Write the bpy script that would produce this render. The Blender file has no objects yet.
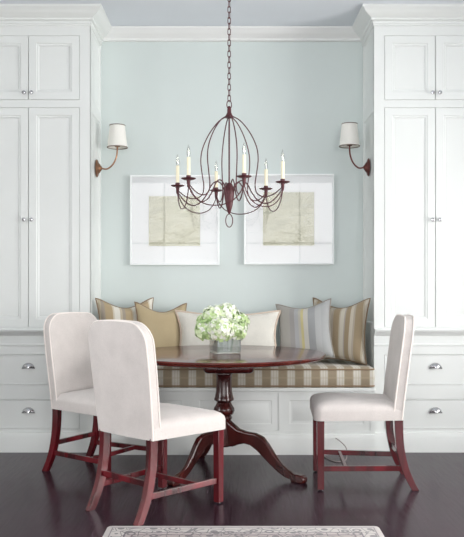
import bpy, bmesh, math, random
from math import sin, cos, pi, sqrt, radians as R
from mathutils import Vector, Matrix
random.seed(7)
S = bpy.context.scene
COL = S.collection

# ------------------------------------------------------------------ materials
def srgb(r, g, b):
    f = lambda c: (c/255)/12.92 if c/255 <= 0.04045 else (((c/255)+0.055)/1.055)**2.4
    return (f(r), f(g), f(b), 1)

class NT:
    def __init__(s, name):
        s.m = bpy.data.materials.new(name); s.m.use_nodes = True
        s.t = s.m.node_tree; s.n = s.t.nodes; s.b = s.n['Principled BSDF']; s.out = s.n['Material Output']
    def node(s, typ, ins=None, **kw):
        n = s.n.new(typ)
        for k, v in kw.items(): setattr(n, k, v)
        for k, v in (ins or {}).items():
            if isinstance(v, bpy.types.NodeSocket): s.t.links.new(v, n.inputs[k])
            else: n.inputs[k].default_value = v
        return n
    def math(s, op, a, b=0.0, c=0.0):
        return s.node('ShaderNodeMath', {0: a, 1: b, 2: c}, operation=op).outputs[0]
    def mix(s, fac, a, b, blend='MIX'):
        n = s.n.new('ShaderNodeMix'); n.data_type = 'RGBA'; n.blend_type = blend
        for i, v in ((0, fac), (6, a), (7, b)):
            if isinstance(v, bpy.types.NodeSocket): s.t.links.new(v, n.inputs[i])
            else: n.inputs[i].default_value = v
        return n.outputs[2]
    def coord(s, kind='Object', scale=(1, 1, 1)):
        tc = s.node('ShaderNodeTexCoord')
        mp = s.node('ShaderNodeMapping', {'Vector': tc.outputs[kind], 'Scale': scale})
        return mp.outputs[0]
    def noise(s, vec, scale, detail=3.0):
        return s.node('ShaderNodeTexNoise', {'Vector': vec, 'Scale': scale, 'Detail': detail}).outputs[0]
    def ramp(s, fac, stops, interp='LINEAR'):
        n = s.node('ShaderNodeValToRGB', {0: fac}); cr = n.color_ramp; cr.interpolation = interp
        while len(cr.elements) > 1: cr.elements.remove(cr.elements[-1])
        cr.elements[0].position, cr.elements[0].color = stops[0]
        for p, c in stops[1:]:
            e = cr.elements.new(p); e.color = c
        return n.outputs[0]
    def set(s, **kw):
        for k, v in kw.items():
            k = k.replace('_', ' ')
            if isinstance(v, bpy.types.NodeSocket): s.t.links.new(v, s.b.inputs[k])
            else: s.b.inputs[k].default_value = v
        return s
    def bump(s, height, strength=.3, dist=.002):
        n = s.node('ShaderNodeBump', {'Height': height, 'Strength': strength, 'Distance': dist})
        s.t.links.new(n.outputs[0], s.b.inputs['Normal']); return s

def plain(name, c, rough=.5, metal=0., vary=.04, scale=6., **kw):
    t = NT(name)
    n = t.noise(t.coord(), scale)
    lo = tuple(x*(1-vary) for x in c[:3])+(1,); hi = tuple(min(1, x*(1+vary)) for x in c[:3])+(1,)
    t.set(Base_Color=t.ramp(n, [(.3, lo), (.7, hi)]), Roughness=rough, Metallic=metal, **kw)
    return t.m

M = {}
M['wall'] = plain('pale blue wall paint', srgb(204, 213, 211), .6, vary=.02, scale=2)
M['sidewall'] = plain('warm white wall paint', srgb(226, 226, 222), .7, vary=.02, scale=2)
M['ceiling'] = plain('pale blue ceiling paint', srgb(222, 227, 233), .7, vary=.015, scale=2)
M['white'] = plain('white cabinet paint', srgb(223, 226, 224), .38, vary=.012, scale=3)
M['trimwhite'] = plain('white trim paint', srgb(228, 229, 228), .4, vary=.01, scale=3)
M['chrome'] = plain('brushed nickel', (.55, .55, .57, 1), .22, 1., vary=.05)
M['bronze'] = plain('aged brass', srgb(150, 112, 88), .3, .9, vary=.2, scale=40)
M['bronze_dark'] = plain('dark aged bronze', srgb(110, 66, 62), .35, .8, vary=.2, scale=40)
M['rust'] = plain('dark red painted iron', srgb(80, 34, 40), .45, .1, vary=.3, scale=60)
M['candle'] = plain('ivory candle sleeve', srgb(242, 234, 206), .5, vary=.03)
M['framewhite'] = plain('white picture frame', srgb(238, 241, 241), .35, vary=.01)
M['mat'] = plain('white mat board', srgb(248, 250, 250), .8, vary=.01)
M['trimtape'] = plain('brown shade trim', srgb(120, 108, 98), .8, vary=.1, scale=60)
M['stem'] = plain('green stem', srgb(96, 130, 70), .5, vary=.2, scale=30)
M['leaf'] = plain('green leaf', srgb(88, 128, 66), .5, vary=.25, scale=30)
for i, c in enumerate([(238, 243, 224), (216, 230, 188), (184, 208, 146), (248, 249, 241), (158, 186, 124)]):
    M['petal%d' % i] = plain('hydrangea petal tone', srgb(*c), .6, vary=.08, scale=60)
M['cord'] = plain('grey cord', srgb(150, 140, 138), .6)

def fabric(name, c, vary=.06):
    t = NT(name); co = t.coord()
    w = t.noise(co, 380, 2); big = t.noise(co, 9, 3)
    f = t.math('ADD', t.math('MULTIPLY', w, .7), t.math('MULTIPLY', big, .3))
    lo = tuple(x*(1-vary*2) for x in c[:3])+(1,); hi = tuple(min(1, x*(1+vary)) for x in c[:3])+(1,)
    t.set(Base_Color=t.ramp(f, [(.3, lo), (.7, hi)]), Roughness=.9, Sheen_Weight=.2)
    t.bump(w, .25, .001); return t.m
M['linen'] = fabric('oatmeal white linen', srgb(209, 202, 198), .11)
M['linen_pipe'] = fabric('white linen piping', srgb(238, 230, 224), .03)
M['tan'] = fabric('tan linen', srgb(172, 156, 124))
M['tan_dark'] = fabric('brown trim', srgb(132, 110, 86))
M['cream'] = fabric('cream boucle', srgb(220, 217, 208), .12)
M['cream_dark'] = fabric('beige flange', srgb(202, 184, 168))
M['grey_pipe'] = fabric('grey piping', srgb(152, 146, 138))

def stripes(name, period, stops, axis='X', weave=None, offset=0.):
    t = NT(name)
    tc = t.node('ShaderNodeTexCoord'); sx = t.node('ShaderNodeSeparateXYZ', {0: tc.outputs['Object']})
    v = t.math('FRACT', t.math('ADD', t.math('DIVIDE', sx.outputs[axis], period), 50.0+offset))
    col = t.ramp(v, [(p, srgb(*c)) for p, c in stops], 'CONSTANT')
    if weave:
        h = t.math('FRACT', t.math('ADD', t.math('DIVIDE', t.math('ADD', sx.outputs['Z'], sx.outputs['Y']), weave[0]), 50.))
        hm = t.math('MULTIPLY', t.math('LESS_THAN', h, weave[1]), weave[2])
        col = t.mix(hm, col, srgb(*weave[3]))
    w = t.noise(t.coord(), 420, 2)
    col = t.mix(t.math('MULTIPLY', w, .16), col, (.4, .4, .4, 1), 'MULTIPLY')
    t.set(Base_Color=col, Roughness=.9, Sheen_Weight=.15); t.bump(w, .2, .001); return t.m
M['seat_stripe'] = stripes('tan and cream striped seat fabric', .1145,
    [(0, (148, 134, 112)), (.48, (172, 162, 142)), (.53, (198, 194, 184)), (.66, (182, 174, 158)), (.70, (200, 196, 186)), (.82, (182, 174, 158)), (.86, (196, 192, 182)), (.95, (168, 158, 138))],
    weave=(.075, .18, .3, (172, 160, 136)), offset=.15)
M['pillow_brown'] = stripes('brown and cream striped pillow fabric', .172,
    [(0, (156, 139, 112)), (.28, (182, 172, 152)), (.34, (200, 194, 180)), (.52, (168, 160, 152)), (.58, (156, 139, 112)), (.78, (194, 186, 170)), (.92, (172, 162, 148))], offset=.1)
M['pillow_left'] = stripes('gold and cream striped pillow fabric', .15,
    [(0, (172, 154, 122)), (.36, (200, 192, 172)), (.44, (216, 213, 203)), (.72, (186, 174, 152)), (.84, (158, 148, 134))], offset=.2)
M['pillow_grey'] = stripes('grey pillow fabric with a yellow stripe', .44,
    [(0, (160, 157, 150)), (.28, (152, 149, 146)), (.36, (165, 165, 167)), (.43, (176, 172, 162)), (.475, (190, 180, 132)), (.52, (190, 187, 179)), (.6, (152, 154, 155)), (.72, (174, 175, 175)), (.82, (166, 168, 168))], offset=.5)

def wood(name, c0, c1, scale, rough, stretch, coat=.3):
    t = NT(name); co = t.coord('Object', stretch)
    n = t.noise(co, scale, 5)
    t.set(Base_Color=t.ramp(n, [(.3, c0), (.7, c1)]), Roughness=rough, Coat_Weight=coat, Coat_Roughness=.08)
    return t.m
M['mahogany'] = wood('dark mahogany', srgb(36, 12, 12), srgb(80, 28, 25), 9, .22, (1, 1, .15))
M['chairwood'] = wood('red mahogany', srgb(42, 10, 14), srgb(112, 22, 32), 12, .24, (1, 1, .12), .35)
M['tablewood'] = wood('polished mahogany top', srgb(58, 22, 20), srgb(106, 44, 36), 5, .18, (.3, 3, 1), .25)

t = NT('dark stained floor boards')
tc = t.coord('Object')
rot = t.node('ShaderNodeMapping', {'Vector': tc, 'Rotation': (0, 0, R(90))}).outputs[0]
br = t.node('ShaderNodeTexBrick', {'Vector': rot, 'Scale': 1., 'Brick Width': 1.6, 'Row Height': .085, 'Mortar Size': .0025, 'Mortar Smooth': .2,
     'Color1': srgb(48, 32, 41), 'Color2': srgb(28, 18, 26), 'Mortar': srgb(8, 5, 7)}, offset=.37)
g = t.noise(t.coord('Object', (30, 1.5, 1)), 3, 6)
col = t.mix(t.ramp(g, [(.35, (0, 0, 0, 1)), (.7, (.8, .8, .8, 1))]), br.outputs[0], srgb(66, 45, 56))
t.set(Base_Color=col, Roughness=t.math('ADD', .10, t.math('MULTIPLY', g, .24)), IOR=1.24)
t.bump(t.math('ADD', t.math('MULTIPLY', g, .2), t.math('SUBTRACT', 1., br.outputs[1])), .15, .0015)
M['floor'] = t.m

def rug_mat(hx, hy):
    t = NT('faded patterned rug'); tc = t.node('ShaderNodeTexCoord').outputs['Object']
    sx = t.node('ShaderNodeSeparateXYZ', {0: tc})
    d = t.math('MINIMUM', t.math('SUBTRACT', hx, t.math('ABSOLUTE', sx.outputs[0])), t.math('SUBTRACT', hy, t.math('ABSOLUTE', sx.outputs[1])))
    bands = t.ramp(t.math('MULTIPLY', d, 2.), [(0, srgb(196, 188, 184)), (.05, srgb(120, 108, 112)), (.062, srgb(204, 197, 192)), (.19, srgb(100, 88, 96)), (.205, srgb(190, 178, 174)), (.26, srgb(120, 96, 100)), (.28, srgb(176, 164, 160)), (.5, srgb(110, 90, 96)), (.52, srgb(150, 124, 122))], 'CONSTANT')
    vo = t.node('ShaderNodeTexVoronoi', {'Vector': tc, 'Scale': 17.}, feature='DISTANCE_TO_EDGE').outputs[0]
    v2 = t.node('ShaderNodeTexVoronoi', {'Vector': tc, 'Scale': 17.}).outputs[0]
    ring = t.math('LESS_THAN', t.math('ABSOLUTE', t.math('SUBTRACT', v2, .3)), .09)
    vine = t.math('LESS_THAN', vo, .035)
    f = t.math('MULTIPLY', t.math('MAXIMUM', ring, vine), t.math('MULTIPLY', t.math('GREATER_THAN', d, .033), .8))
    col = t.mix(f, bands, srgb(70, 60, 70))
    col = t.mix(t.math('MULTIPLY', t.noise(tc, 60), .35), col, srgb(150, 140, 140), 'MULTIPLY')
    t.set(Base_Color=col, Roughness=.95, Sheen_Weight=.2); t.bump(t.noise(tc, 300), .5, .003)
    return t.m

def print_mat():
    t = NT('hazy olive seascape print'); co = t.coord('Object', (2.2, 1, 9))
    n = t.noise(co, 2.6, 6); n2 = t.noise(t.coord('Object', (14, 1, 26)), 3, 4)
    z = t.node('ShaderNodeSeparateXYZ', {0: t.node('ShaderNodeTexCoord').outputs['Object']}).outputs[2]
    f = t.math('ADD', t.math('ADD', t.math('MULTIPLY', n, .8), t.math('MULTIPLY', n2, .35)), t.math('MULTIPLY', z, .45))
    t.set(Base_Color=t.ramp(f, [(.32, srgb(176, 175, 146)), (.46, srgb(206, 205, 180)), (.56, srgb(226, 225, 206)), (.66, srgb(206, 206, 184)), (.85, srgb(234, 234, 222))]), Roughness=.8)
    return t.m
M['print'] = print_mat()

def glassy(name, tint, fac_add=0.0, rough=.02, ior=1.5, haze=0.):
    t = NT(name); t.n.remove(t.b)
    tr = t.node('ShaderNodeBsdfTransparent', {'Color': tint}); gl = t.node('ShaderNodeBsdfGlossy', {'Color': (1, 1, 1, 1), 'Roughness': rough})
    lw = t.node('ShaderNodeFresnel', {'IOR': ior}).outputs[0]
    mx = t.node('ShaderNodeMixShader', {0: t.math('ADD', lw, fac_add), 1: tr.outputs[0], 2: gl.outputs[0]})
    if haze:
        a = t.node('ShaderNodeBsdfDiffuse', {'Color': (.85, .9, .9, 1)}); b = t.node('ShaderNodeBsdfTranslucent', {'Color': (.85, .9, .9, 1)})
        ab = t.node('ShaderNodeMixShader', {0: .5, 1: a.outputs[0], 2: b.outputs[0]})
        mx = t.node('ShaderNodeMixShader', {0: haze, 1: mx.outputs[0], 2: ab.outputs[0]})
    t.t.links.new(mx.outputs[0], t.out.inputs[0]); return t.m
M['glass'] = glassy('clear picture glass', (1, 1, 1, 1), .0, .015, 1.32)
M['vaseglass'] = glassy('clear vase glass', (.97, .99, .99, 1), .12, haze=.10)  # white haze mixed in stands in for bright reflections on the glass
M['water'] = glassy('water', (.96, .99, .99, 1), .0, haze=.08)  # pale haze here too, imitating light reflected by the water
M['bulb'] = glassy('clear bulb glass', (.95, .95, .92, 1), .2)
t = NT('white lamp shade cloth'); t.n.remove(t.b)
w = t.noise(t.coord(), 200)
d = t.node('ShaderNodeBsdfDiffuse', {'Color': t.ramp(w, [(.3, srgb(250, 249, 244)), (.7, srgb(254, 253, 250))])})
tl = t.node('ShaderNodeBsdfTranslucent', {'Color': srgb(253, 252, 247)})
t.t.links.new(t.node('ShaderNodeMixShader', {0: .35, 1: d.outputs[0], 2: tl.outputs[0]}).outputs[0], t.out.inputs[0])
M['shade'] = t.m

# ------------------------------------------------------------------ mesh helpers
class MB:
    def __init__(s): s.v = []; s.f = []; s.mi = []
    def add(s, vs, fs, mi=0, mat=None):
        o = len(s.v)
        s.v += [tuple(mat @ Vector(p)) if mat else tuple(p) for p in vs]
        s.f += [tuple(i+o for i in f) for f in fs]; s.mi += [mi]*len(fs); return s
    def box(s, x0, x1, y0, y1, z0, z1, mat=None):
        v = [(x, y, z) for x in (x0, x1) for y in (y0, y1) for z in (z0, z1)]
        return s.add(v, [(0, 1, 3, 2), (4, 6, 7, 5), (0, 4, 5, 1), (2, 3, 7, 6), (0, 2, 6, 4), (1, 5, 7, 3)], mat=mat)
    def rings(s, rings, cap=True, closed=True, mi=0, mat=None, loop=False):
        n = len(rings[0]); vs = [p for r in rings for p in r]; fs = []
        m = len(rings)
        for i in range(m if loop else m-1):
            for j in range(n if closed else n-1):
                a = i*n+j; b = i*n+(j+1) % n; c = ((i+1) % m)*n+(j+1) % n; d = ((i+1) % m)*n+j
                fs.append((a, b, c, d))
        if cap and not loop: fs += [tuple(range(n-1, -1, -1)), tuple(range((m-1)*n, m*n))]
        return s.add(vs, fs, mi, mat)
    def lathe(s, prof, n=24, mat=None, cap=True):
        return s.rings([[(r*cos(2*pi*k/n), r*sin(2*pi*k/n), z) for k in range(n)] for r, z in prof], cap=cap, mat=mat)
    def tube(s, pts, r, n=8, loop=False, mat=None):
        pts = [Vector(p) for p in pts]; m = len(pts); rs = r if isinstance(r, (list, tuple)) else [r]*m
        up = None; rr = []
        for i in range(m):
            a = pts[(i-1) % m] if loop or i > 0 else pts[i]; b = pts[(i+1) % m] if loop or i < m-1 else pts[i]
            tg = (b-a).normalized()
            if up is None:
                up = Vector((0, 0, 1)) if abs(tg.z) < .9 else Vector((1, 0, 0))
            sd = tg.cross(up)
            if sd.length < 1e-5: sd = tg.orthogonal()
            sd.normalize(); up = sd.cross(tg).normalized()
            rr.append([tuple(pts[i]+sd*rs[i]*cos(2*pi*k/n)+up*rs[i]*sin(2*pi*k/n)) for k in range(n)])
        return s.rings(rr, loop=loop, mat=mat)
    def build(s, name, m, parent=None, smooth=40, bevel=0, seg=2, world=True, sub=0):
        off = Vector((0, 0, 0))
        if parent is not None and world:
            p = parent
            while p: off += p.location; p = p.parent
        me = bpy.data.meshes.new(name)
        me.from_pydata([tuple(Vector(p)-off) for p in s.v], [], s.f)
        for mm in (m if isinstance(m, list) else [m]): me.materials.append(mm)
        if isinstance(m, list): me.polygons.foreach_set('material_index', s.mi)
        bm = bmesh.new(); bm.from_mesh(me); bmesh.ops.recalc_face_normals(bm, faces=bm.faces); bm.to_mesh(me); bm.free()
        if smooth:
            me.polygons.foreach_set('use_smooth', [True]*len(me.polygons))
            try: me.set_sharp_from_angle(angle=R(smooth))
            except Exception: pass
        o = bpy.data.objects.new(name, me); COL.objects.link(o)
        if parent is not None: o.parent = parent
        if bevel:
            b = o.modifiers.new('bevel', 'BEVEL'); b.width = bevel; b.segments = seg; b.limit_method = 'ANGLE'; b.angle_limit = R(40); b.harden_normals = False
        if sub:
            q = o.modifiers.new('sub', 'SUBSURF'); q.levels = sub; q.render_levels = sub
        return o

def smooth_path(pts, n=6):
    pts = [Vector(p) for p in pts]; out = []
    for i in range(len(pts)-1):
        p0 = pts[max(i-1, 0)]; p1 = pts[i]; p2 = pts[i+1]; p3 = pts[min(i+2, len(pts)-1)]
        for k in range(n):
            u = k/n
            out.append(.5*((2*p1)+(p2-p0)*u+(2*p0-5*p1+4*p2-p3)*u*u+(3*p1-p0-3*p2+p3)*u**3))
    out.append(pts[-1]); return out

def thing(name, label, cat, loc=(0, 0, 0), rz=0, group=None):
    o = bpy.data.objects.new(name, None); COL.objects.link(o)
    o.location = loc; o.rotation_euler = (0, 0, rz); o.empty_display_size = .1
    return tag(o, label, cat, group)
def tag(o, label, cat, group=None):
    o['label'] = label; o['category'] = cat
    if group: o['group'] = group
    return o
def struct(o): o['kind'] = 'structure'; return o
def copy_tree(o, parent=None):
    c = o.copy(); COL.objects.link(c)
    if parent is not None: c.parent = parent
    for ch in [x for x in list(COL.objects) if x.parent == o]: copy_tree(ch, c)
    return c

def nested_panel(mb, x0, x1, z0, z1, y, yback, steps, mat=None):
    """panelled slab facing -y: steps = list of (inset, dy)"""
    rects = [(0, yback-y)] + [(0, 0)] + steps
    rr = []
    for ins, dy in rects:
        rr.append([(x0+ins, y+dy, z0+ins), (x1-ins, y+dy, z0+ins), (x1-ins, y+dy, z1-ins), (x0+ins, y+dy, z1-ins)])
    mb.rings(rr, mat=mat)

def sweep(mb, path, prof, start_miter=0, end_miter=0):
    """path in xy, profile of (projection to the left of travel, z); mitred corners; *_miter shifts the end by projection"""
    P = [Vector((p[0], p[1])) for p in path]; rr = []
    for i, p in enumerate(P):
        din = (P[i]-P[i-1]).normalized() if i > 0 else (P[1]-P[0]).normalized()
        dout = (P[i+1]-P[i]).normalized() if i < len(P)-1 else din
        n1 = Vector((-din.y, din.x)); n2 = Vector((-dout.y, dout.x))
        b = (n1+n2); b = b/ b.length_squared*2 if b.length else n1
        ring = []
        for pr, z in prof:
            q = p+b*pr
            if i == 0: q = q+dout*(start_miter*pr)
            if i == len(P)-1: q = q-din*(end_miter*pr)
            ring.append((q.x, q.y, z))
        rr.append(ring)
    mb.rings(rr)

# ------------------------------------------------------------------ measurements
F = 766.; H = 1.18
YC, YB, ZC = 5.411, 5.87, 3.135           # cabinet front, back wall, ceiling
XS, XO = 1.003, 1.875                     # alcove half width, outer cabinet side
XW, YR = 3.4, -2.4                        # side walls, wall behind the camera

# ------------------------------------------------------------------ room shell
struct(MB().box(-XW, XW, YR, YB, -.1, 0).build('floor', M['floor'], smooth=0))
struct(MB().box(-XW-.1, XW+.1, YR-.1, YB+.1, ZC, ZC+.1).build('ceiling', M['ceiling'], smooth=0))
struct(MB().box(-XW-.1, XW+.1, YB, YB+.1, 0, ZC).build('wall_back', M['wall'], smooth=0))

def wall_with_openings(name, axis, c0, c1, a0, a1, openings):
    mb = MB()
    def bx(p0, p1, z0, z1):
        if axis == 'x': mb.box(c0, c1, p0, p1, z0, z1)
        else: mb.box(p0, p1, c0, c1, z0, z1)
    pos = a0
    for (p0, p1, z0, z1) in openings:
        bx(pos, p0, 0, ZC); bx(p0, p1, 0, z0); bx(p0, p1, z1, ZC); pos = p1
    bx(pos, a1, 0, ZC)
    return struct(mb.build(name, M['sidewall'], smooth=0))
WIN_R = [(1.2, 2.6, .35, 2.35), (3.0, 4.4, .35, 2.35)]
WIN_L = [(1.6, 3.2, .75, 2.65)]
WIN_B = [(-2.3, -.2, .2, 3.12), (.2, 2.3, .2, 3.12)]
wall_with_openings('wall_right', 'x', XW, XW+.1, YR-.1, YB, WIN_R)
wall_with_openings('wall_left', 'x', -XW-.1, -XW, YR-.1, YB, WIN_L)
wall_with_openings('wall_rear', 'y', YR-.1, YR, -XW, XW, WIN_B)

def make_window(n, axis, c, w):
    p0, p1, z0, z1 = w
    fr = MB(); pn = MB()
    def bx(mb, a, b, q0, q1, e0, e1):
        if axis == 'x': mb.box(c+e0, c+e1, a, b, q0, q1)
        else: mb.box(a, b, c+e0, c+e1, q0, q1)
    for a, b, q0, q1 in ((p0, p0+.06, z0, z1), (p1-.06, p1, z0, z1), (p0+.06, p1-.06, z0, z0+.06), (p0+.06, p1-.06, z1-.06, z1)):
        bx(fr, a, b, q0, q1, -.04, .04)
    m = (p0+p1)/2
    bx(fr, m-.014, m+.014, z0+.06, z1-.06, -.02, .02)
    for k in (1,):
        z = z0+(z1-z0)*.6; bx(fr, p0+.06, p1-.06, z-.015, z+.015, -.019, .019)
    f = struct(fr.build('window_%d' % n, M['trimwhite'], smooth=0))
    bx(pn, p0+.06, p1-.06, z0+.06, z1-.06, -.002, .002)
    pn.build('pane', M['glass'], f, smooth=0)
n = 1
for w in WIN_R: make_window(n, 'x', XW+.05, w); n += 1
for w in WIN_L: make_window(n, 'x', -XW-.05, w); n += 1
for w in WIN_B: make_window(n, 'y', YR-.05, w); n += 1

# crown: (projection, z) profile
def crown_profile():
    z = ZC
    return [(0, z-.002), (.095, z-.002), (.095, z-.017), (.086, z-.022), (.074, z-.040), (.052, z-.058), (.030, z-.068), (.024, z-.074), (.024, z-.086), (.012, z-.092), (0, z-.092)]
mb = MB(); sweep(mb, [(XS, YB), (-XS, YB)], crown_profile(), 1, 1)
# travel in -x: left side is -y, towards the room
struct(mb.build('trim_1', M['trimwhite'], smooth=30))

# ------------------------------------------------------------------ tall built-in cabinets
def cabinet(sg, label):
    t = thing('built_in_cabinet', label, 'cabinet', (sg*(XS+XO)/2, (YC+YB)/2, 0), 0, 'tall built-in cabinets')
    xa, xb = XS, XO
    X = lambda a, b: (min(sg*a, sg*b), max(sg*a, sg*b))
    body = MB(); x0, x1 = X(xa+.012, xb); body.box(x0, x1, YC+.016, YB, 0, ZC-.095)
    # panelled cheek facing the alcove
    side = Matrix(((0, sg, 0, sg*(xa+0.0)), (1, 0, 0, 0), (0, 0, 1, 0), (0, 0, 0, 1)))
    for z0, z1 in ((.86, 2.46), (2.46, ZC-.095)):
        nested_panel(body, YC+.001, YB, z0, z1, 0, .013, [(.045, 0), (.052, .006), (.058, .009)], mat=side)
    body.box(*X(xa, xa+.013), YC+.001, YB, 0, .86)
    body.build('body', M['white'], t, smooth=30)
    # face frame
    ff = MB(); zt = ZC-.095
    dx0, dx1, xm = 1.076, 1.799, 1.4375
    for a, b in ((xa, dx0), (dx1, xb)): ff.box(*X(a, b), YC, YC+.018, 0, zt)
    for z0, z1 in ((2.942, zt), (2.434, 2.488), (.69, .883), (.375, .4735), (0, .163)): ff.box(*X(dx0, dx1), YC, YC+.018, z0, z1)
    ff.build('face_frame', M['white'], t, smooth=0)
    # doors
    g = .0025
    for z0, z1, kz in ((2.488, 2.942, 2.535), (.883, 2.434, 1.64)):
        for a, b, kx in ((dx0, xm, xm-.026), (xm, dx1, xm+.026)):
            d = MB(); x0, x1 = X(a+g, b-g)
            nested_panel(d, x0, x1, z0+g, z1-g, YC-.001, YC+.015, [(.052, 0), (.057, .004), (.066, .005), (.072, .012)])
            do = d.build('door', M['white'], t, smooth=20)
            k = MB(); k.lathe([(.006, 0), (.006, .012), (.008, .014), (.0135, .019), (.0145, .025), (.011, .031), (.004, .033)], 16,
                    mat=Matrix.Translation((sg*kx, YC-.001, kz)) @ Matrix.Rotation(R(90), 4, 'X'))
            k.build('knob', M['chrome'], do)
    for z0, z1, pz in ((.4735, .69, .607), (.163, .375, .293)):
        d = MB(); x0, x1 = X(dx0+g, dx1-g)
        nested_panel(d, x0, x1, z0+g, z1-g, YC-.001, YC+.015, [(.006, 0), (.010, .003)])
        do = d.build('drawer', M['white'], t, smooth=20)
        p = MB(); rr = []
        N = 14
        for i in range(7):                      # cup pull: quarter ellipsoid dome, open below
            ph = pi/2*i/6
            rr.append([(sg*xm+.045*cos(pi*j/N)*cos(ph)**.5 if i < 6 else sg*xm, YC-.004-.028*sin(ph)*(sin(pi*j/N)**.6 if i < 6 else 1), pz-.016+.040*sin(pi*j/N)*cos(ph)) for j in range(N+1)])
        p.rings(rr, cap=False, closed=False)
        p.box(sg*xm-.047, sg*xm+.047, YC-.005, YC-.001, pz-.018, pz-.012)
        po = p.build('cup_pull', M['chrome'], do)
        so = po.modifiers.new('solid', 'SOLIDIFY'); so.thickness = .002
    # mouldings (paths travel so that the left side is outwards)
    def run(prof, name, sides=True):
        pth = [(sg*xb, YC), (sg*xa, YC), (sg*xa, YB)]
        if not sides: pth = pth[:2]
        if sg < 0: pth = pth[::-1]
        # outward must be on the left of travel
        a, b = Vector(pth[0]), Vector(pth[1]); d = (b-a).normalized(); left = Vector((-d.y, d.x))
        want = Vector((0, -1)) if abs(d.x) > .5 else Vector((-sg, 0))
        if left.dot(want) < 0: pth = pth[::-1]
        first_is_wall = abs(pth[0][1]-YB) < 1e-6
        m_ = MB(); sweep(m_, pth, prof, 1 if (sides and first_is_wall and name == 'crown_moulding') else 0, 1 if (sides and not first_is_wall and name == 'crown_moulding') else 0)
        m_.build(name, M['white'], t, smooth=30)
    run(crown_profile(), 'crown_moulding')
    zf = ZC-.092
    run([(0, zf), (.010, zf), (.010, zf-.018), (.006, zf-.022), (.006, zf-.032), (0, zf-.034)], 'frieze_bead')
    run([(0, .873), (.040, .873), (.046, .864), (.041, .852), (.026, .848), (.018, .836), (.010, .826), (0, .823)], 'ledge_moulding', False)
    run([(0, .765), (.006, .762), (.006, .752), (0, .748)], 'bead', False)
    run([(0, .142), (.010, .138), (.014, .12), (.016, .112), (.016, 0), (0, 0)], 'base_moulding', False)
    return t
cabinet(-1, 'tall white built-in cabinet left of the window seat, behind the two grouped chairs')
cabinet(1, 'tall white built-in cabinet right of the window seat, behind the lone chair')

# ------------------------------------------------------------------ window seat bench
YF = 5.335
bench = thing('window_seat_bench', 'white panelled built-in bench spanning the alcove under the striped cushion', 'bench', (0, (YF+YB)/2, 0))
HB = .998
b = MB(); b.box(-HB, HB, YF+.012, YB-.001, .0, .437); b.box(-HB, HB, YF+.006, YF+.013, 0, .437); b.build('body', M['white'], bench, smooth=0)
b = MB(); b.box(-HB, HB, YF-.010, YB-.002, .437, .465); b.build('seat_board', M['white'], bench, smooth=0, bevel=.006)
fr = MB()
px = [(-.925, -.305), (-.275, .325), (.355, .965)]
zz0, zz1 = .163, .423
xs = [-HB]+[v for p in px for v in p]+[HB]
for i in range(0, len(xs), 2): fr.box(xs[i], xs[i+1], YF, YF+.013, 0, .437)
for a, c in px: fr.box(a, c, YF, YF+.013, 0, zz0); fr.box(a, c, YF, YF+.013, zz1, .437)
fr.build('face_frame', M['white'], bench, smooth=0)
for a, c in px:
    p = MB(); nested_panel(p, a+.002, c-.002, zz0+.002, zz1-.002, YF+.004, YF+.013, [(.045, 0), (.052, .003), (.06, .003), (.075, -.002)])
    p.build('panel', M['white'], bench, smooth=20)
p = MB(); sweep(p, [(HB, YF), (-HB, YF)], [(0, .142), (.010, .138), (.014, .12), (.016, .112), (.016, 0), (0, 0)]); p.build('base_moulding', M['white'], bench, smooth=30)

# seat cushion
def rounded_slab(mb, x0, x1, y0, y1, z0, z1, crown=.0, n=18, mm=8):
    rr = []
    prof = [(0.015, z0), (0.003, z0+.012), (0, (z0+z1)/2), (0.004, z1-.014), (0.018, z1)]
    N = 40
    for ins, z in prof:
        ring = []
        a, b_, c, d = x0+ins, x1-ins, y0+ins, y1-ins
        rad = .025
        for cx, cy, st in ((b_-rad, d-rad, 0), (a+rad, d-rad, 90), (a+rad, c+rad, 180), (b_-rad, c+rad, 270)):
            for k in range(5):
                an = R(st+k*22.5); ring.append((cx+rad*cos(an), cy+rad*sin(an), z))
        rr.append(ring)
    mb.rings(rr)
    return rr
seatc = MB(); rr = rounded_slab(seatc, -.996, .996, 5.322, 5.862, .465, .606)
cush = seatc.build('seat_cushion', M['seat_stripe'], smooth=60)
tag(cush, 'long tan and cream striped seat cushion on the white bench', 'cushion')
pp = MB()
for ri in (1, 3): pp.tube([Vector(p)+Vector((0, 0, 0)) for p in rr[ri]], .0055, 8, loop=True)
pp.build('piping', M['tan_dark'], cush)

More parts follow.
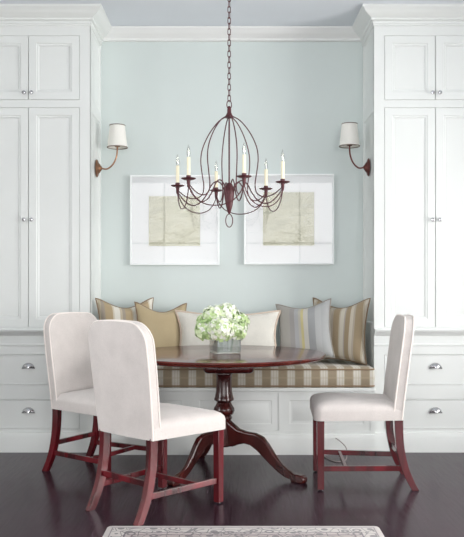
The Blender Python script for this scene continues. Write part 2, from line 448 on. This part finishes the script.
# ------------------------------------------------------------------ pillows
def pillow(label, mat, pipe, w, h, th, loc, yaw, lean, roll=0, flange=0., dent=.0, bottom=.607):
    n = 22; fr = []; vs = {}
    mb = MB(); F_ = []; B_ = []
    def pt(i, j, sgn):
        u = -1+2*i/n; v = -1+2*j/n
        pin = .12
        x = u*w/2*(1-pin*(1-abs(u)**0)*0 - pin*(1-v*v)*abs(u)**3 + .015)
        z = v*h/2*(1-pin*(1-u*u)*abs(v)**3 + .015)
        if v > 0: z -= dent*(1-u*u)**2*v*v
        prof = max(0, (1-u**4))*max(0, (1-v**4))
        y = th/2*prof**.6*(1+.07*sin(5*u+3*v))
        return (x, -sgn*y if False else sgn*y, z)
    vid = {}
    verts = []; faces = []
    for sgn in (-1, 1):
        for i in range(n+1):
            for j in range(n+1):
                edge = i in (0, n) or j in (0, n)
                key = (i, j, 0 if edge else sgn)
                if key not in vid: vid[key] = len(verts); verts.append(pt(i, j, sgn))
        for i in range(n):
            for j in range(n):
                q = [(i, j), (i+1, j), (i+1, j+1), (i, j+1)]
                faces.append(tuple(vid[(a, b, 0 if (a in (0, n) or b in (0, n)) else sgn)] for a, b in q))
    mb.add(verts, faces)
    o = mb.build('pillow', mat, smooth=80, world=False)
    ring = [pt(i, 0, 1) for i in range(n)]+[pt(n, j, 1) for j in range(n)]+[pt(i, n, 1) for i in range(n, 0, -1)]+[pt(0, j, 1) for j in range(n, 0, -1)]
    p = MB(); p.tube(ring, .005+flange, 8, loop=True); p.build('piping', pipe, o, world=False)
    rot = Matrix.Rotation(yaw, 4, 'Z') @ Matrix.Rotation(-lean, 4, 'X') @ Matrix.Rotation(roll, 4, 'Y')
    zmin = min((rot @ Vector(v)).z for v in verts)
    o.matrix_world = Matrix.Translation((loc[0], loc[1], bottom-zmin+.004)) @ rot
    tag(o, label, 'pillow', 'throw pillows on the window seat')
    return o
pillow('gold and cream striped square pillow leaning in the left corner of the bench', M['pillow_left'], M['tan_dark'], .46, .47, .12, (-.775, 5.64), R(33), R(7), dent=.05)
pillow('plain tan linen pillow with darker edging between striped and cream pillows', M['tan'], M['tan_dark'], .41, .43, .10, (-.518, 5.662), R(28), R(9), R(2), dent=.05)
pillow('long cream lumbar pillow with beige edging behind the hydrangeas', M['cream'], M['cream_dark'], .77, .375, .11, (-.03, 5.655), 0, R(11), flange=.003, dent=.016, bottom=.611)
pillow('grey square pillow with a thin yellow stripe beside the cream lumbar pillow', M['pillow_grey'], M['grey_pipe'], .42, .425, .11, (.535, 5.635), R(-23), R(8), R(-6), dent=.03)
pillow('brown and cream striped square pillow leaning in the right corner of the bench', M['pillow_brown'], M['tan_dark'], .475, .47, .12, (.785, 5.625), R(-38), R(7), dent=.05)

# ------------------------------------------------------------------ framed prints
def picture(x0, x1, z0, z1, px0, px1, pz0, pz1, label):
    cx, cz = (x0+x1)/2, (z0+z1)/2
    t = thing('framed_print', label, 'picture', (cx, YB, cz), 0, 'framed prints above the window seat')
    Y0 = YB-.032; w = .014
    m = MB()
    for a, b_, c, d in ((x0, x0+w, z0, z1), (x1-w, x1, z0, z1), (x0+w, x1-w, z0, z0+w), (x0+w, x1-w, z1-w, z1)): m.box(a, b_, Y0, YB-.001, c, d)
    m.build('frame', M['framewhite'], t, smooth=0, bevel=.002)
    m = MB()
    nested = [(x0+w, z0+w, x1-w, z1-w)]
    bw = .004
    rects = [((x0+w, x1-w, z0+w, z1-w), YB-.014), ((px0-bw, px1+bw, pz0-bw, pz1+bw), YB-.014), ((px0, px1, pz0, pz1), YB-.010)]
    m.rings([[(a, y, c), (b_, y, c), (b_, y, d), (a, y, d)] for (a, b_, c, d), y in rects], cap=False)
    m.box(x0+w, x1-w, YB-.006, YB-.002, z0+w, z1-w)
    m.build('mat_board', M['mat'], t, smooth=0)
    m = MB(); m.box(px0-.01, px1+.01, YB-.0095, YB-.007, pz0-.01, pz1+.01); m.build('print', M['print'], t, smooth=0)
    m = MB(); m.box(x0+w, x1-w, YB-.026, YB-.024, z0+w, z1-w); m.build('glass', M['glass'], t, smooth=0)
k = 5.845/F
picture(-102*k, -12.5*k, H+20*k, H+110*k, -83.5*k, -32*k, H+39*k, H+89*k, 'white framed olive seascape print left of the chandelier')
picture(12*k, 102*k, H+20.5*k, H+111*k, 31*k, 82.5*k, H+39.5*k, H+93*k, 'white framed olive seascape print right of the chandelier')

# ------------------------------------------------------------------ wall sconces
def sconce(sg, mat, label, yy, z, xs):
    t = thing('wall_sconce', label, 'wall lamp', (sg*XS, yy, z), 0, 'shaded sconces on the cabinet sides')
    ax = Matrix.Translation((sg*XS, yy, z)) @ Matrix.Rotation(R(-90*sg), 4, 'Y')
    m = MB(); m.lathe([(.066, .0), (.066, .004), (.058, .010), (.040, .015), (.034, .022), (.022, .030), (.014, .036), (.008, .040)], 24, mat=ax @ Matrix.Diagonal((1, .8, 1, 1)))
    m.build('backplate', mat, t)
    x0 = sg*(XS-.036); x1 = sg*xs
    L = x1-x0
    m = MB(); pts = smooth_path([(x0, yy, z), (x0+.35*L, yy, z-.004), (x0+.72*L, yy, z+.03), (x0+.95*L, yy, z+.09), (x1, yy, z+.165)], 7)
    m.tube(pts, .0058, 10); m.build('arm', mat, t)
    m = MB(); m.lathe([(.006, z+.155), (.02, z+.16), (.022, z+.168), (.013, z+.174), (.013, z+.215), (.008, z+.22)], 16, mat=Matrix.Translation((x1, yy, 0)))
    so = m.build('socket', mat, t)
    m = MB(); m.lathe([(.011, z+.22), (.02, z+.245), (.021, z+.26), (.012, z+.285), (.003, z+.29)], 16, mat=Matrix.Translation((x1, yy, 0))); m.build('bulb', M['bulb'], t)
    zb, zt, rb, rt = z+.155, z+.318, .074, .056
    m = MB(); m.rings([[(x1+r*cos(a), yy+r*sin(a), q) for a in [2*pi*j/32 for j in range(32)]] for r, q in ((rb, zb), (rt, zt), (rt-.0015, zt), (rb-.0015, zb))], loop=True)
    sh = m.build('shade', M['shade'], t)
    m = MB()
    for r, q in ((rb, zb), (rt, zt)):
        q_ = MB(); q_.tube([(x1+r*cos(2*pi*j/32), yy+r*sin(2*pi*j/32), q) for j in range(32)], .0035, 6, loop=True); q_.build('trim', M['trimtape'], sh)
    for a in (0, 2*pi/3, 4*pi/3): m.tube([(x1, yy, zt-.045), (x1+rt*cos(a), yy+rt*sin(a), zt-.004)], .0015, 5)
    m.build('spider', M['trimtape'], sh)
sconce(-1, M['bronze'], 'brass sconce with white shade on the left cabinet side', 5.68, 2.045, .85)
sconce(1, M['bronze_dark'], 'dark bronze sconce with white shade on the right cabinet side', 5.62, 2.043, .862)

# ------------------------------------------------------------------ chandelier
CX, CY = -.018, 4.9
ch = thing('chandelier', 'dark red iron six-candle chandelier hanging above the round table', 'chandelier', (CX, CY, ZC))
T = Matrix.Translation((CX, CY, 0))
m = MB(); m.lathe([(.006, ZC-.045), (.02, ZC-.04), (.05, ZC-.02), (.06, ZC-.004), (.06, ZC-.0005)], 24, mat=T); m.build('ceiling_canopy', M['rust'], ch)
m = MB(); z = 2.352
kk = 0
while z < ZC-.03:
    L = .043; w = .0095
    pts = []
    for j in range(16):
        a = 2*pi*j/16; pts.append((w*cos(a), 0, z+L/2+(L/2-w)*(1 if sin(a) > 0 else -1)*(1 if abs(sin(a)) > .05 else 0)+w*sin(a)))
    m.tube(pts, .0026, 6, loop=True, mat=T @ Matrix.Rotation(R(90)*(kk % 2)+R(25), 4, 'Z'))
    z += L-.0075; kk += 1
m.build('chain', M['rust'], ch)
m = MB(); m.tube([(.016*cos(2*pi*j/20), 0, 2.333+.028*sin(2*pi*j/20)) for j in range(20)], .003, 6, loop=True, mat=T @ Matrix.Rotation(R(20), 4, 'Z')); m.build('hanging_ring', M['rust'], ch)
m = MB(); m.lathe([(.004, 2.325), (.011, 2.318), (.013, 2.30), (.013, 2.285), (.018, 2.272), (.027, 2.258), (.029, 2.25), (.01, 2.246)], 18, mat=T); m.build('collar', M['rust'], ch)
m = MB(); m.lathe([(.0052, 1.80), (.0052, 2.25)], 10, mat=T); m.build('rod', M['rust'], ch)
m = MB(); m.lathe([(.003, 1.632), (.012, 1.65), (.022, 1.69), (.03, 1.735), (.033, 1.77), (.03, 1.80), (.02, 1.825), (.008, 1.835)], 20, mat=T); m.build('hub', M['rust'], ch)
m = MB(); m.tube([(.023*cos(2*pi*j/24), 0, 1.592+.042*sin(2*pi*j/24)) for j in range(24)], .0032, 6, loop=True, mat=T @ Matrix.Rotation(R(15), 4, 'Z')); m.build('finial_ring', M['rust'], ch)
RC = .348
def cup(a): return Vector((RC*cos(a), RC*sin(a), 1.775))
for k in range(6):
    a = R(45+60*k); Rz = T @ Matrix.Rotation(a, 4, 'Z')
    m = MB(); m.tube(smooth_path([(.022, 0, 2.258), (.075, 0, 2.225), (.135, 0, 2.15), (.178, 0, 2.06), (.19, 0, 1.98), (.18, 0, 1.89), (.17, 0, 1.82), (.18, 0, 1.765), (.225, 0, 1.738), (.285, 0, 1.75), (RC-.008, 0, 1.79)], 6), .0038, 7, mat=Rz)
    m.build('cage_wire', M['rust'], ch)
    m = MB(); m.tube(smooth_path([(.028, 0, 1.77), (.05, 0, 1.825), (.085, 0, 1.845), (.12, 0, 1.82), (.15, 0, 1.765), (.19, 0, 1.715), (.245, 0, 1.695), (.30, 0, 1.725), (RC, 0, 1.785)], 6), .004, 7, mat=Rz)
    arm = m.build('arm', M['rust'], ch)
    C = Rz @ Matrix.Translation((RC, 0, 0))
    m = MB(); m.lathe([(.006, 1.772), (.009, 1.78), (.012, 1.812), (.014, 1.818), (.03, 1.8195), (.043, 1.825), (.046, 1.829), (.043, 1.829), (.03, 1.8245), (.0145, 1.8235), (.0145, 1.845), (.0125, 1.846)], 20, mat=C); m.build('drip_pan', M['rust'], arm)
    m = MB(); m.lathe([(.0112, 1.83), (.0112, 1.955), (.009, 1.958), (.005, 1.958)], 14, mat=C); m.build('candle', M['candle'], arm)
    m = MB(); m.lathe([(.0045, 1.957), (.009, 1.972), (.0108, 1.985), (.0085, 2.003), (.004, 2.022), (.001, 2.032)], 12, mat=C); m.build('bulb', M['bulb'], arm)
    c0, c1 = cup(a), cup(a+R(60)); mid = (c0+c1)/2; pts = []
    for (u, dz) in ((0, 0), (.06, -.045), (.18, -.09), (.34, -.115), (.5, -.122), (.66, -.115), (.82, -.09), (.94, -.045), (1, 0)):
        p = c0.lerp(c1, u); p.z = 1.782+dz; pts.append(p)
    m = MB(); m.tube(smooth_path(pts, 5), .0034, 7, mat=T); m.build('swag_wire', M['rust'], ch)

# ------------------------------------------------------------------ round pedestal table
TX, TY = -.051, 4.90
tb = thing('round_dining_table', 'round mahogany pedestal table with cabriole feet below the chandelier', 'table', (TX, TY, 0))
T = Matrix.Translation((TX, TY, 0)); RT = .645
m = MB(); m.lathe([(.001, .715), (RT-.03, .715), (RT-.012, .719), (RT-.004, .726), (RT-.010, .730), (RT, .735), (RT+.002, .740), (RT-.003, .7455), (RT-.012, .747), (.001, .747)], 96, mat=T)
m.build('tabletop', M['tablewood'], tb, smooth=30)
m = MB(); m.box(-.13, .19, -.13, .13, .625, .7155, mat=T); m.build('block', M['mahogany'], tb, bevel=.03, seg=4)
m = MB(); m.lathe([(.03, .63), (.056, .625), (.058, .612), (.05, .604), (.049, .56), (.052, .50), (.058, .465), (.063, .455), (.063, .445), (.052, .438), (.046, .43), (.052, .415), (.065, .395), (.068, .378), (.060, .358), (.046, .345), (.052, .338), (.052, .328), (.046, .32), (.05, .29), (.052, .16), (.04, .15), (.02, .145)], 32, mat=T)
m.build('column', M['mahogany'], tb, smooth=50)
top = [(.03, .325), (.07, .30), (.12, .272), (.18, .262), (.25, .26), (.31, .243), (.355, .20), (.40, .145), (.45, .095), (.50, .065), (.55, .050), (.585, .050), (.61, .045), (.622, .03)]
bot = [(.622, .008), (.61, .0), (.53, .0), (.515, .012), (.47, .022), (.42, .048), (.37, .082), (.32, .118), (.27, .155), (.22, .182), (.17, .188), (.12, .175), (.08, .158), (.03, .155)]
for ang, sc in ((-36, .97), (-127, .84), (115, .69)):
    pl = top+bot; m = MB(); rr = []
    def wd(r): return .026-.010*min(1, r/.45) + (.012 if r > .52 else 0)
    for q in (-1, 1): rr.append([(r*sc, q*wd(r), z) for r, z in pl])
    m.rings(rr, mat=T @ Matrix.Rotation(R(ang), 4, 'Z'))
    m.build('leg', M['mahogany'], tb, bevel=.010, seg=3)

# ------------------------------------------------------------------ vase and hydrangeas
VX, VY, VZ = -.045, 4.875, .7475
va = thing('glass_vase', 'clear square glass vase of water in the middle of the round table', 'vase', (VX, VY, VZ), 0)
Vm = Matrix.Translation((VX, VY, VZ)) @ Matrix.Rotation(R(20), 4, 'Z')
def sq(h, z): return [(-h, -h, z), (h, -h, z), (h, h, z), (-h, h, z)]
m = MB(); m.rings([sq(.001, 0), sq(.075, 0), sq(.078, .003), sq(.078, .128), sq(.074, .130), sq(.0725, .128), sq(.0725, .012), sq(.001, .012)], mat=Vm); m.build('body', M['vaseglass'], va, smooth=0)
m = MB(); m.rings([sq(.0715, .0125), sq(.0715, .075)], mat=Vm); m.build('water', M['water'], va, smooth=0)
def hydrangea(c, r, seed, tones, label, foot):
    rnd = random.Random(seed); c = Vector(c)
    t = thing('hydrangea', label, 'flower', foot, 0, 'hydrangeas in the glass vase')
    m = MB(); nfl = int(190*(r/.075)**2); N = nfl
    for i in range(N):
        zc = 1-2*(i+.5)/N
        if zc < -.8: continue
        ph = i*2.39996+rnd.uniform(-.15, .15); q = sqrt(1-zc*zc)
        d = Vector((q*cos(ph), q*sin(ph), zc)).normalized()
        base = c+Vector((d.x*r, d.y*r, d.z*r*.92))*rnd.uniform(.9, 1.06)
        e1 = d.orthogonal().normalized(); e1 = (Matrix.Rotation(rnd.uniform(0, 2*pi), 3, d) @ e1)
        nn = (d+Vector((rnd.uniform(-.35, .35), rnd.uniform(-.35, .35), rnd.uniform(-.35, .35)))).normalized()
        e1 = (e1-nn*e1.dot(nn)).normalized(); e2 = nn.cross(e1)
        mi = rnd.choices(range(5), tones)[0]; s = rnd.uniform(.0125, .017)
        for k in range(4):
            u = e1*cos(k*pi/2)+e2*sin(k*pi/2); v = nn.cross(u)
            pts = [base, base+u*s*.55-v*s*.5+nn*s*.18, base+u*s*1.05-v*s*.22+nn*s*.12, base+u*s*1.05+v*s*.22+nn*s*.12, base+u*s*.55+v*s*.5+nn*s*.18]
            m.add(pts, [(0, 1, 2, 3, 4)], mi)
    m.build('flower_head', [M['petal%d' % i] for i in range(5)], t, smooth=0)
    m = MB(); ft = Vector(foot)
    m.tube(smooth_path([ft, ft.lerp(c, .5)+Vector((0, 0, .02)), c], 5), .0035, 7); m.build('stem', M['stem'], t)
    core = MB(); core.lathe([(.001, -r*.72), (r*.5, -r*.55), (r*.74, 0), (r*.5, r*.55), (.001, r*.72)], 12, mat=Matrix.Translation(c)); core.build('inner_buds', M['petal1'], t)
heads = [
    ((-.070, 4.79, .900), .082, (5, 4, 2, 4, 0), 'large white hydrangea head at the front centre of the bunch', (-.06, 4.85)),
    ((-.158, 4.85, .892), .074, (1, 3, 5, 1, 4), 'green hydrangea head on the left side of the bunch', (-.085, 4.87)),
    ((.020, 4.84, .895), .072, (2, 5, 4, 2, 2), 'pale green hydrangea head on the right side of the bunch', (-.01, 4.86)),
    ((-.110, 4.90, .975), .078, (3, 5, 3, 2, 1), 'whitish hydrangea head at the top left of the bunch', (-.07, 4.89)),
    ((-.035, 4.91, .992), .074, (5, 4, 2, 4, 0), 'white hydrangea head at the top right of the bunch', (-.025, 4.885)),
    ((.040, 4.94, .94), .066, (1, 4, 5, 1, 3), 'small green hydrangea head at the far right rear of the bunch', (-.005, 4.9)),
    ((-.16, 4.95, .93), .07, (1, 4, 5, 1, 3), 'shaded green hydrangea head at the left rear of the bunch', (-.08, 4.905)),
]
for i, (c, r, tn, lb, ft) in enumerate(heads): hydrangea(c, r, 10+i, tn, lb, (ft[0], ft[1], VZ+.014))

# ------------------------------------------------------------------ dining chairs
def chair_proto():
    t = thing('dining_chair', '', 'chair')
    # backrest
    W = .225; Z0, Z1, RR = .405, .985, .10; th = .062
    def bx(z):
        u = max(0, (z-.41))/.575
        return -.165-.07*u**1.1
    N, K = 30, 16; fr = []; bk = []; outline = []
    us = [sin(pi/2*(-1+2*i/N)) for i in range(N+1)]
    def P(i, j, off):
        y = us[i]*W
        zt = Z1-RR+sqrt(max(0, RR*RR-max(0, abs(y)-(W-RR))**2)) + .012*(1-(y/W)**2) - .0
        z = Z0+(zt-Z0)*j/K
        yy = y*(1-.06*max(0, (.75-z))/.35)
        bow = .018*(1-us[i]**2)
        return (bx(z)-off-bow*(.6), yy, z)
    mb = MB(); vid = {}; vs = []; fs = []
    for s in (0, 1):
        for i in range(N+1):
            for j in range(K+1):
                vid[(s, i, j)] = len(vs); vs.append(P(i, j, s*th))
        for i in range(N):
            for j in range(K): fs.append(tuple(vid[(s, a, b)] for a, b in ((i, j), (i+1, j), (i+1, j+1), (i, j+1))))
    edge = [(i, 0) for i in range(N)]+[(N, j) for j in range(K)]+[(i, K) for i in range(N, 0, -1)]+[(0, j) for j in range(K, 0, -1)]
    for a, b in zip(edge, edge[1:]+edge[:1]): fs.append((vid[(0,)+a], vid[(0,)+b], vid[(1,)+b], vid[(1,)+a]))
    mb.add(vs, fs)
    back = mb.build('backrest', M['linen'], t, smooth=50, bevel=.012, seg=3, world=False)
    pth = [(0, j) for j in range(K)]+[(i, K) for i in range(N+1)]+[(N, j) for j in range(K-1, -1, -1)]
    for off in (.006, th-.006):
        pp = MB(); pts = []
        for i, j in pth:
            p = Vector(P(i, j, off)); ctr = Vector((p.x, 0, .6)); pts.append(p+(p-ctr).normalized()*.001)
        pp.tube(pts, .0045, 6); pp.build('piping', M['linen_pipe'], back, world=False)
    # seat
    mb = MB(); rr = []
    def outl(ins, z, n=7):
        xf, xr, wf, wr, rad = .285-ins, -.222+ins, .262-ins, .215-ins, .045
        pts = []
        for cx, cy, st in ((xf-rad, wf-rad, 0), (xr+.01, wr-.01, 90), (xr+.01, -wr+.01, 180), (xf-rad, -wf+rad, 270)):
            rd = rad if st in (0, 270) else .01
            for k in range(n):
                a = R(st+90*k/(n-1)); pts.append((cx+rd*cos(a), cy+rd*sin(a), z))
        return pts
    for ins, z in ((.012, .402), (.0, .404), (0, .455), (.004, .472), (.016, .487), (.035, .497), (.07, .506), (.12, .513), (.17, .516)): rr.append(outl(ins, z))
    mb.rings(rr); mb.build('seat', M['linen'], t, smooth=60, world=False)
    # legs
    def sqleg(pts, sx, sy):
        m = MB(); m.rings([[(x-a, y-b, z), (x+a, y-b, z), (x+a, y+b, z), (x-a, y+b, z)] for (x, y, z), a, b in zip(pts, sx, sy)]); return m
    for s in (-1, 1):
        lg = sqleg([(.245, s*.222, .41), (.245, s*.222, .008)], (.021, .019), (.021, .019)).build('leg', M['chairwood'], t, smooth=30, bevel=.002, world=False)
        g = MB(); g.lathe([(.009, 0), (.011, .003), (.008, .009)], 10, mat=Matrix.Translation((.245, s*.222, 0))); g.build('glide', M['chrome'], lg, world=False)
    for s in (-1, 1):
        pts = smooth_path([(-.205, s*.185, .42), (-.206, s*.186, .33), (-.214, s*.187, .24), (-.236, s*.188, .14), (-.268, s*.189, .06), (-.30, s*.19, 0)], 4)
        pts = [(p.x, p.y, max(0, p.z)) for p in pts]; k = len(pts)
        lg = sqleg(pts, [.024-.004*i/k for i in range(k)], [.019-.002*i/k for i in range(k)]).build('leg', M['chairwood'], t, smooth=30, bevel=.002, world=False)
    def bar(a, b, w, h):
        a, b = Vector(a), Vector(b); d = (b-a); d.z = 0; d.normalize(); nrm = Vector((-d.y, d.x, 0))
        m = MB(); m.rings([[tuple(p+nrm*w*s1+Vector((0, 0, h*s2))) for s1, s2 in ((-1, -1), (1, -1), (1, 1), (-1, 1))] for p in (a, b)])
        m.build('stretcher', M['chairwood'], t, smooth=0, bevel=.002, world=False)
    for s in (-1, 1): bar((.24, s*.221, .125), (-.238, s*.188, .125), .009, .015)
    bar((.10, -.213, .125), (.10, .213, .125), .009, .013)
    bar((-.225, -.186, .185), (-.225, .186, .185), .009, .015)
    return t
proto = chair_proto()
spots = [((-.402, 4.11), 48, 'cream upholstered chair seen from behind, in front of the table by the rug'),
         ((-.828, 4.862), -33, 'cream upholstered chair beside the left cabinet drawers, partly hidden by the nearer chair'),
         ((.765, 4.61), 177, 'cream upholstered chair standing alone to the right of the table, facing left')]
for i, ((x, y), a, lb) in enumerate(spots):
    o = proto if i == 0 else copy_tree(proto)
    o.location = (x, y, 0); o.rotation_euler = (0, 0, R(a)); tag(o, lb, 'chair', 'upholstered dining chairs')

# ------------------------------------------------------------------ rug and cord
rx0, rx1, ry0, ry1 = -.603, .711, 1.75, 3.722
hx, hy = (rx1-rx0)/2, (ry1-ry0)/2
m = MB(); prof = [(0, 0), (0, .007), (.004, .010)]
rr = []
for ins, z in prof:
    ring = []
    rad = .02
    for cx, cy, st in ((hx-ins-rad, hy-ins-rad, 0), (-hx+ins+rad, hy-ins-rad, 90), (-hx+ins+rad, -hy+ins+rad, 180), (hx-ins-rad, -hy+ins+rad, 270)):
        for k in range(4): ring.append((cx+rad*cos(R(st+30*k)), cy+rad*sin(R(st+30*k)), z))
    rr.append(ring)
m.rings(rr)
rug = m.build('rug', rug_mat(hx, hy), world=False); rug.location = ((rx0+rx1)/2, (ry0+ry1)/2, .0005)
tag(rug, 'faded grey patterned rug with floral border on the dark floor', 'rug')
m = MB(); m.tube(smooth_path([(.72, YF-.017, .115), (.735, 5.27, .112), (.775, 5.22, .075), (.775, 5.17, .03), (.755, 5.12, .006), (.70, 5.10, .0045), (.66, 5.16, .0045), (.63, 5.27, .0045)], 7), .0035, 7)
cd = m.build('power_cord', M['cord']); tag(cd, 'thin grey cord curling from the bench base onto floor', 'cord')

# ------------------------------------------------------------------ daylight
w = bpy.data.worlds.new('daylight'); S.world = w; w.use_nodes = True
w.node_tree.nodes['Background'].inputs[0].default_value = (.92, .95, 1, 1); w.node_tree.nodes['Background'].inputs[1].default_value = 1.0
def window_light(name, loc, rot, sx, sy, power, col):
    l = bpy.data.lights.new(name, 'AREA'); l.shape = 'RECTANGLE'; l.size = sx; l.size_y = sy; l.energy = power; l.color = col
    o = bpy.data.objects.new(name, l); COL.objects.link(o); o.location = loc; o.rotation_euler = rot
for i, (p0, p1, z0, z1) in enumerate(WIN_R):
    window_light('window_daylight', (XW+.14, (p0+p1)/2, (z0+z1)/2), (0, R(90), 0), z1-z0, p1-p0, 145, (1, .985, .965))
for (p0, p1, z0, z1) in WIN_L:
    window_light('window_daylight', (-XW-.14, (p0+p1)/2, (z0+z1)/2), (0, R(-90), 0), z1-z0, p1-p0, 85, (.97, .985, 1))
for i, (p0, p1, z0, z1) in enumerate(WIN_B):
    window_light('window_daylight', ((p0+p1)/2, YR-.14, (z0+z1)/2), (R(90), 0, 0), p1-p0, z1-z0, (92, 98)[i], (1, .99, .985))

# ------------------------------------------------------------------ camera
cam = bpy.data.cameras.new('camera'); co = bpy.data.objects.new('camera', cam); COL.objects.link(co)
co.location = (0, 0, H); co.rotation_euler = (R(90), 0, 0)
cam.sensor_fit = 'HORIZONTAL'; cam.sensor_width = 36; cam.lens = 36*F/464
cam.shift_y = (285-268.5)/464
S.camera = co
S.view_settings.view_transform = 'Standard'; S.view_settings.look = 'None'; S.view_settings.gamma = 1
S.view_settings.exposure = -0.08; S.view_settings.use_curve_mapping = False
S.cycles.use_denoising = True
S.cycles.diffuse_bounces = 6; S.cycles.max_bounces = 12; S.cycles.transparent_max_bounces = 16
